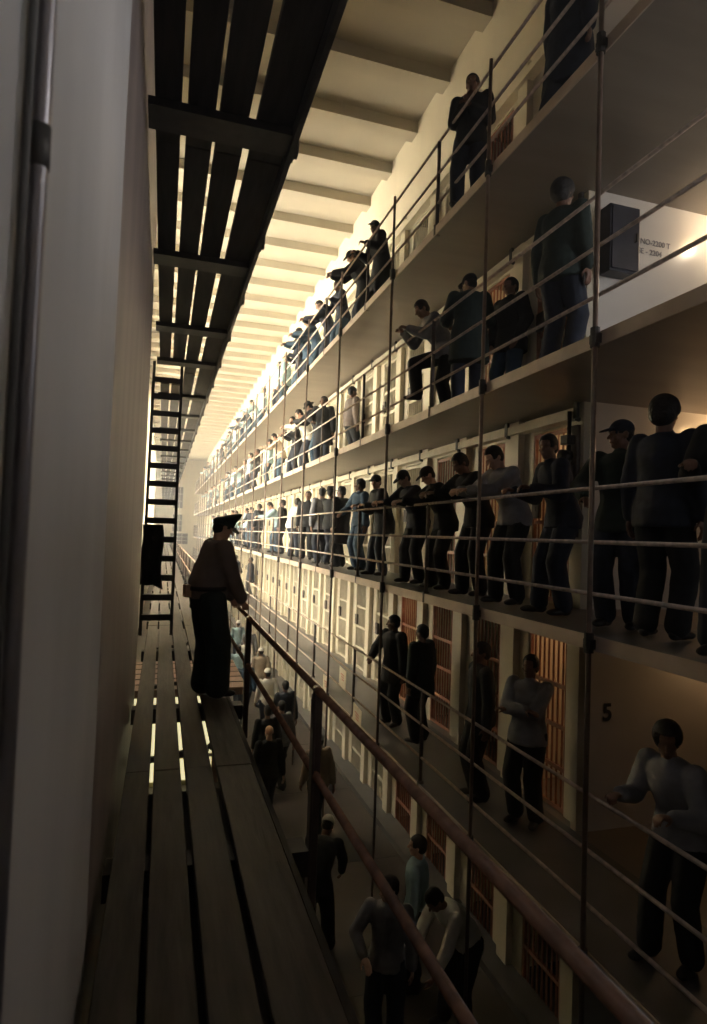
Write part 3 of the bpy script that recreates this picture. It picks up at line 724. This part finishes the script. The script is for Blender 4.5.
# people along the walkways: (distance along the block, offset from the railing line, turn, pose, top, legs, head, skin, hem, words)
D, P_, C_ = 'denim', 'pale', 'navy'
ROWS = {
 4: [(4.95, .42, -60, 'walk', 'navy', 'navy', 'hair', 'skin_b', .42, 'blue-coated person walking close by'),
     (6.62, .25, 140, 'clasp', 'black', 'navy', 'hair', 'skin_b', .80, 'dark-clothed person with hands at chest'),
     (10.35, .32, 95, 'look', 'black', 'black', 'cap', 'skin_b', .45, 'person in long black coat and cap'),
     (11.55, .36, 80, 'lean', 'black', 'navy', 'cap', 'skin_a', .78, 'person in cap leaning on the rail'),
     (13.0, .36, 100, 'look', 'navy', D, 'hair', 'skin_b', .84, 'person in navy shirt and blue jeans'),
     (14.2, .36, 85, 'lean', 'navy', 'navy', 'hair', 'skin_a', .84, 'person in navy leaning over the rail'),
     (15.5, .36, 90, 'lean', 'denim', D, 'hair', 'skin_a', .84, 'person in blue denim leaning on the rail'),
     (16.5, .36, 95, 'lean', 'denim', 'navy', 'hair', 'skin_b', .84, 'person in denim shirt leaning out'),
     (17.4, .36, 90, 'look', 'navy', D, 'hair', 'skin_a', .84, 'person in navy with hands on rail'),
     (19.3, .42, 60, 'stand', 'pale', D, 'hair', 'skin_a', .78, 'standing person in pale blue shirt'),
     (20.2, .40, 100, 'pocket', 'pale', 'navy', 'hair', 'skin_a', .84, 'person in pale shirt and dark trousers'),
     (24.2, .45, 90, 'stand', 'pale', D, 'hair', 'skin_a', .84, 'person in pale shirt standing back'),
     (26.0, .36, 85, 'lean', 'pale', D, 'hair', 'skin_a', .84, 'person in pale shirt leaning'),
     (28.3, .36, 95, 'lean', 'denim', D, 'hair', 'skin_a', .84, 'person in denim leaning'),
     (29.6, .4, 90, 'look', 'pale', 'navy', 'hair', 'skin_a', .84, 'person in pale shirt, hands on rail'),
     (31.0, .36, 80, 'lean', 'denim', D, 'hair', 'skin_b', .84, 'person in denim shirt leaning'),
     (33.4, .4, 90, 'stand', 'pale', D, 'hair', 'skin_a', .84, 'person in pale shirt upright'),
     (35.0, .36, 90, 'lean', 'pale', 'navy', 'hair', 'skin_a', .84, 'person in pale shirt bent to rail'),
     (37.0, .36, 90, 'look', 'denim', D, 'hair', 'skin_a', .84, 'person in denim, hands on rail'),
     (41.5, .4, 90, 'stand', 'denim', D, 'hair', 'skin_a', .84, 'person in blue standing'),
     (43.0, .36, 90, 'lean', 'pale', D, 'hair', 'skin_a', .84, 'person in pale shirt leaning'),
     (48.8, .4, 90, 'pocket', 'pale', D, 'hair', 'skin_a', .84, 'person in pale shirt'),
     (52.0, .36, 90, 'lean', 'denim', D, 'hair', 'skin_a', .84, 'person in denim'),
     (57.0, .36, 90, 'lean', 'pale', D, 'hair', 'skin_a', .84, 'person in pale blue')],
 3: [(4.90, .34, -70, 'stand', 'green', 'navy', 'bushy', 'skin_b', .80, 'big dark-clothed person, back turned'),
     (6.80, .98, 105, 'pocket', 'black', D, 'hair', 'skin_b', .76, 'person in dark jacket standing against cell front'),
     (6.88, .42, -20, 'look', 'green', 'navy', 'cap', 'skin_b', .55, 'broad person in long dark coat and cap'),
     (7.72, .40, 85, 'kick', 'grey', 'black', 'hair', 'skin_b', .84, 'person in grey, foot on low rail'),
     (13.5, .90, -80, 'stand', 'shirt_brown', 'black', 'beanie', 'skin_b', .84, 'person in brown jacket by cell front'),
     (14.4, .48, 150, 'chat', 'black', 'navy', 'hair', 'skin_b', .55, 'person in long black coat'),
     (14.95, .36, 60, 'lean', 'black', D, 'hat', 'skin_b', .80, 'person in brimmed hat leaning'),
     (16.1, .36, 85, 'lean', 'white', 'navy', 'hair', 'skin_a', .84, 'person in white shirt leaning'),
     (17.6, .38, 95, 'look', 'black', 'navy', 'hair', 'skin_a', .84, 'person in black shirt at rail'),
     (20.1, .38, 90, 'lean', 'tan', D, 'hair', 'skin_a', .84, 'person in tan shirt and jeans'),
     (22.0, .42, 80, 'stand', 'pale', D, 'hair', 'skin_a', .84, 'person in pale blue shirt'),
     (25.2, .42, 90, 'fold', 'black', 'navy', 'hair', 'skin_b', .84, 'person in dark clothes, arms folded'),
     (26.8, .40, 90, 'stand', 'pale', 'navy', 'hair', 'skin_a', .84, 'person in pale shirt, dark trousers'),
     (28.6, .40, 100, 'look', 'grey', 'navy', 'hair', 'skin_a', .84, 'person in grey shirt'),
     (31.5, .4, 90, 'lean', 'pale', D, 'hair', 'skin_a', .84, 'person in pale shirt leaning'),
     (33.5, .4, 90, 'stand', 'pale', D, 'hair', 'skin_a', .84, 'person in pale shirt upright'),
     (35.4, .4, 90, 'lean', 'denim', D, 'hair', 'skin_a', .84, 'person in denim leaning'),
     (36.8, .4, 90, 'pocket', 'pale', D, 'hair', 'skin_a', .84, 'person in pale shirt'),
     (45.4, .4, 90, 'lean', 'pale', D, 'hair', 'skin_a', .84, 'person in pale shirt bent to rail'),
     (49.0, .4, 90, 'stand', 'denim', D, 'hair', 'skin_a', .84, 'person in blue shirt'),
     (53.6, .4, 90, 'lean', 'pale', D, 'hair', 'skin_a', .84, 'person in pale blue')],
 2: [(3.02, .36, 120, 'look', 'black', 'navy', 'hair', 'skin_b', .80, 'dark-clothed person'),
     (3.70, .42, -70, 'stand', 'navy', 'black', 'bushy', 'skin_b', .80, 'bushy-haired person in blue work shirt'),
     (4.22, .50, 120, 'chat', 'green', 'navy', 'cap', 'skin_b', .80, 'person in dark jacket and cap'),
     (5.06, .40, 80, 'look', 'navy', 'navy', 'hair', 'skin_b', .82, 'person in blue jacket'),
     (5.88, .38, 95, 'lean', 'grey', 'black', 'hair', 'skin_a', .84, 'person resting forearms on top rail'),
     (6.75, .42, 95, 'lean', 'black', 'black', 'hair', 'skin_b', .80, 'person in black jacket at rail'),
     (7.6, .38, 85, 'lean', 'black', 'black', 'cap', 'skin_a', .80, 'person in cap leaning on rail'),
     (8.5, .38, 100, 'lean', 'navy', 'black', 'cap', 'skin_a', .82, 'person in navy and cap leaning on rail'),
     (10.1, .42, 90, 'look', 'black', 'navy', 'cap', 'skin_a', .72, 'person in black jacket and cap'),
     (11.5, .58, 100, 'chat', 'denim', D, 'hair', 'skin_b', .84, 'shorter person in blue shirt'),
     (12.5, .46, 40, 'stand', 'black', 'black', 'hair', 'skin_b', .50, 'person in long black coat'),
     (13.3, .46, -60, 'fold', 'black', 'navy', 'hat', 'skin_b', .80, 'person in dark jacket and brimmed hat'),
     (13.9, .42, 20, 'chat', 'grey', 'navy', 'cap', 'skin_b', .78, 'person in pale grey jacket and cap'),
     (15.8, .5, 150, 'stand', 'black', 'black', 'hair', 'skin_b', .84, 'person in dark clothes'),
     (17.3, .5, -80, 'look', 'white', 'navy', 'hair', 'skin_b', .84, 'person in white shirt, back turned'),
     (19.4, .5, 60, 'stand', 'black', 'navy', 'hair', 'skin_b', .84, 'person in black jacket'),
     (20.6, .42, 90, 'lean', 'pale', D, 'hair', 'skin_a', .84, 'person in pale blue shirt and jeans'),
     (24.4, .5, 40, 'stand', 'navy', 'navy', 'hair', 'skin_b', .84, 'person in navy clothes'),
     (25.8, .4, 120, 'chat', 'navy', D, 'hair', 'skin_a', .84, 'person in navy shirt'),
     (28.2, .5, 90, 'stand', 'pale', 'navy', 'hair', 'skin_a', .84, 'person in pale shirt'),
     (30.6, .4, 90, 'lean', 'pale', 'navy', 'hair', 'skin_a', .84, 'person in pale shirt leaning'),
     (33.0, .4, 90, 'look', 'pale', D, 'hair', 'skin_a', .84, 'person in pale shirt, hands on rail'),
     (37.2, .4, 90, 'stand', 'denim', D, 'hair', 'skin_a', .84, 'person in denim'),
     (40.5, .4, 90, 'lean', 'pale', D, 'hair', 'skin_a', .84, 'person in pale blue shirt'),
     (46.6, .4, 90, 'stand', 'pale', D, 'hair', 'skin_a', .84, 'person in pale blue')],
 1: [(3.62, .45, 100, 'look', 'grey', 'black', 'bushy', 'skin_b', .86, 'dark-haired person in pale shirt'),
     (5.80, .70, 120, 'fold', 'grey', 'black', 'hair', 'skin_b', .84, 'grey-shirted person by the lit cell bars'),
     (6.45, .50, 80, 'stand', 'black', 'black', 'hair', 'skin_b', .84, 'person in dark clothes'),
     (8.40, .60, 30, 'stand', 'green', 'black', 'hair', 'skin_b', .70, 'person in dark jacket'),
     (9.25, .50, 110, 'chat', 'black', 'black', 'hair', 'skin_b', .70, 'person in black jacket gesturing'),
     (29.1, .9, 90, 'stand', 'navy', 'black', 'hair', 'skin_b', .60, 'person in dark coat by cell doors'),
     (31.5, .5, 90, 'look', 'navy', D, 'hair', 'skin_b', .84, 'person in navy at rail'),
     (33.6, .7, 70, 'stand', 'pale', 'navy', 'hair', 'skin_b', .84, 'person in pale blue shirt')],
}
for t, rows in ROWS.items():
    for i, (y, off, rz, pose, top, legs, head, skin, hem, words) in enumerate(rows):
        lab = '%s, %s on %s counting from near end' % (words, ORD[i], TIER[t])
        o, mw = person(RX + off, y, LV[t] + .004, rz, pose, lab, top, legs, head, skin, hem, .036 if hem < .8 else .024,
                   'navy' if head == 'cap' and t == 2 and i == 2 else None, 'people on the %s' % TIER[t], .97 + .05 * ((i * 5 + t) % 4) / 3,
                   'coat' if hem < .6 else ('shirt' if top in ('white', 'pale', 'tan', 'grey', 'denim') else 'jacket'))
# people down on the hall floor
HALL = [(3.05, 6.85, 60, 'stand', 'pale', 'navy', 'hair', 'skin_a', None, 'person in pale shirt on floor near the cells'),
        (2.42, 6.15, 150, 'chat', 'grey', 'navy', 'hair', 'skin_a', None, 'person in grey shirt talking on hall floor, closest to the camera'),
        (3.22, 6.05, 100, 'stoop', 'white', 'black', 'hair', 'skin_b', None, 'person in white shirt stooping on hall floor'),
        (2.10, 7.75, -30, 'stoop', 'black', 'black', 'beanie', 'skin_b', 'white', 'stooping person in white knit cap alone on hall floor'),
        (2.02, 11.3, 10, 'walk', 'black', 'black', 'bald', 'skin_a', None, 'bald person in black walking in hall line'),
        (2.80, 11.2, 15, 'walk', 'tan', 'black', 'beanie', 'skin_b', 'grey', 'person in tan shirt walking in hall line'),
        (2.55, 12.9, 20, 'walk', 'grey', 'black', 'hair', 'skin_a', None, 'person in grey shirt walking in hall line'),
        (2.20, 12.6, 5, 'walk', 'black', 'navy', 'hair', 'skin_b', None, 'person in black walking close to the booth'),
        (2.95, 14.6, 10, 'walk', 'navy', 'navy', 'hair', 'skin_b', None, 'person in navy walking by the ground cells'),
        (2.75, 16.0, 10, 'walk', 'white', 'navy', 'beanie', 'skin_b', 'white', 'person in white shirt and white cap in hall line'),
        (2.35, 17.3, 10, 'walk', 'denim', 'navy', 'beanie', 'skin_b', 'white', 'person in denim and white cap in hall line'),
        (3.02, 18.9, 5, 'walk', 'tan', 'navy', 'beanie', 'skin_b', 'white', 'person in tan shirt and white cap in hall line'),
        (2.40, 19.4, 10, 'walk', 'pale', 'navy', 'hair', 'skin_a', None, 'person in pale blue shirt in hall line'),
        (2.80, 20.9, 10, 'walk', 'white', 'navy', 'hair', 'skin_b', None, 'bareheaded person in white shirt in hall line'),
        (3.22, 22.5, 10, 'walk', 'grey', 'navy', 'beanie', 'skin_b', 'white', 'person in grey shirt and white cap, farther along hall line'),
        (3.0, 25.0, 10, 'walk', 'pale', 'navy', 'beanie', 'skin_b', 'white', 'person in pale shirt and white cap, far along hall line')]
for i, (x, y, rz, pose, top, legs, head, skin, hm, words) in enumerate(HALL):
    py = min(ys, key=lambda v: abs(v - y))
    if x > 2.6 and abs(py - y) < .5: y = py + (.55 if y > py else -.55)
    person(x, y, 0, rz, pose, words, top, legs, head, skin, .84, .015, hm, 'people on the hall floor', 1.0, 'shirt' if top not in ('black', 'navy') else 'jacket')

bpy.data.scenes.remove(TMP)

# ------------------------------------------------------------------ world and colour management
w = bpy.data.worlds.new('world'); S.world = w; w.use_nodes = True
w.node_tree.nodes['Background'].inputs['Color'].default_value = (.5, .6, .6, 1)
w.node_tree.nodes['Background'].inputs['Strength'].default_value = 0.02
S.view_settings.view_transform = 'Standard'; S.view_settings.look = 'None'
S.view_settings.exposure = 0.0; S.view_settings.gamma = 1.0; S.view_settings.use_curve_mapping = False
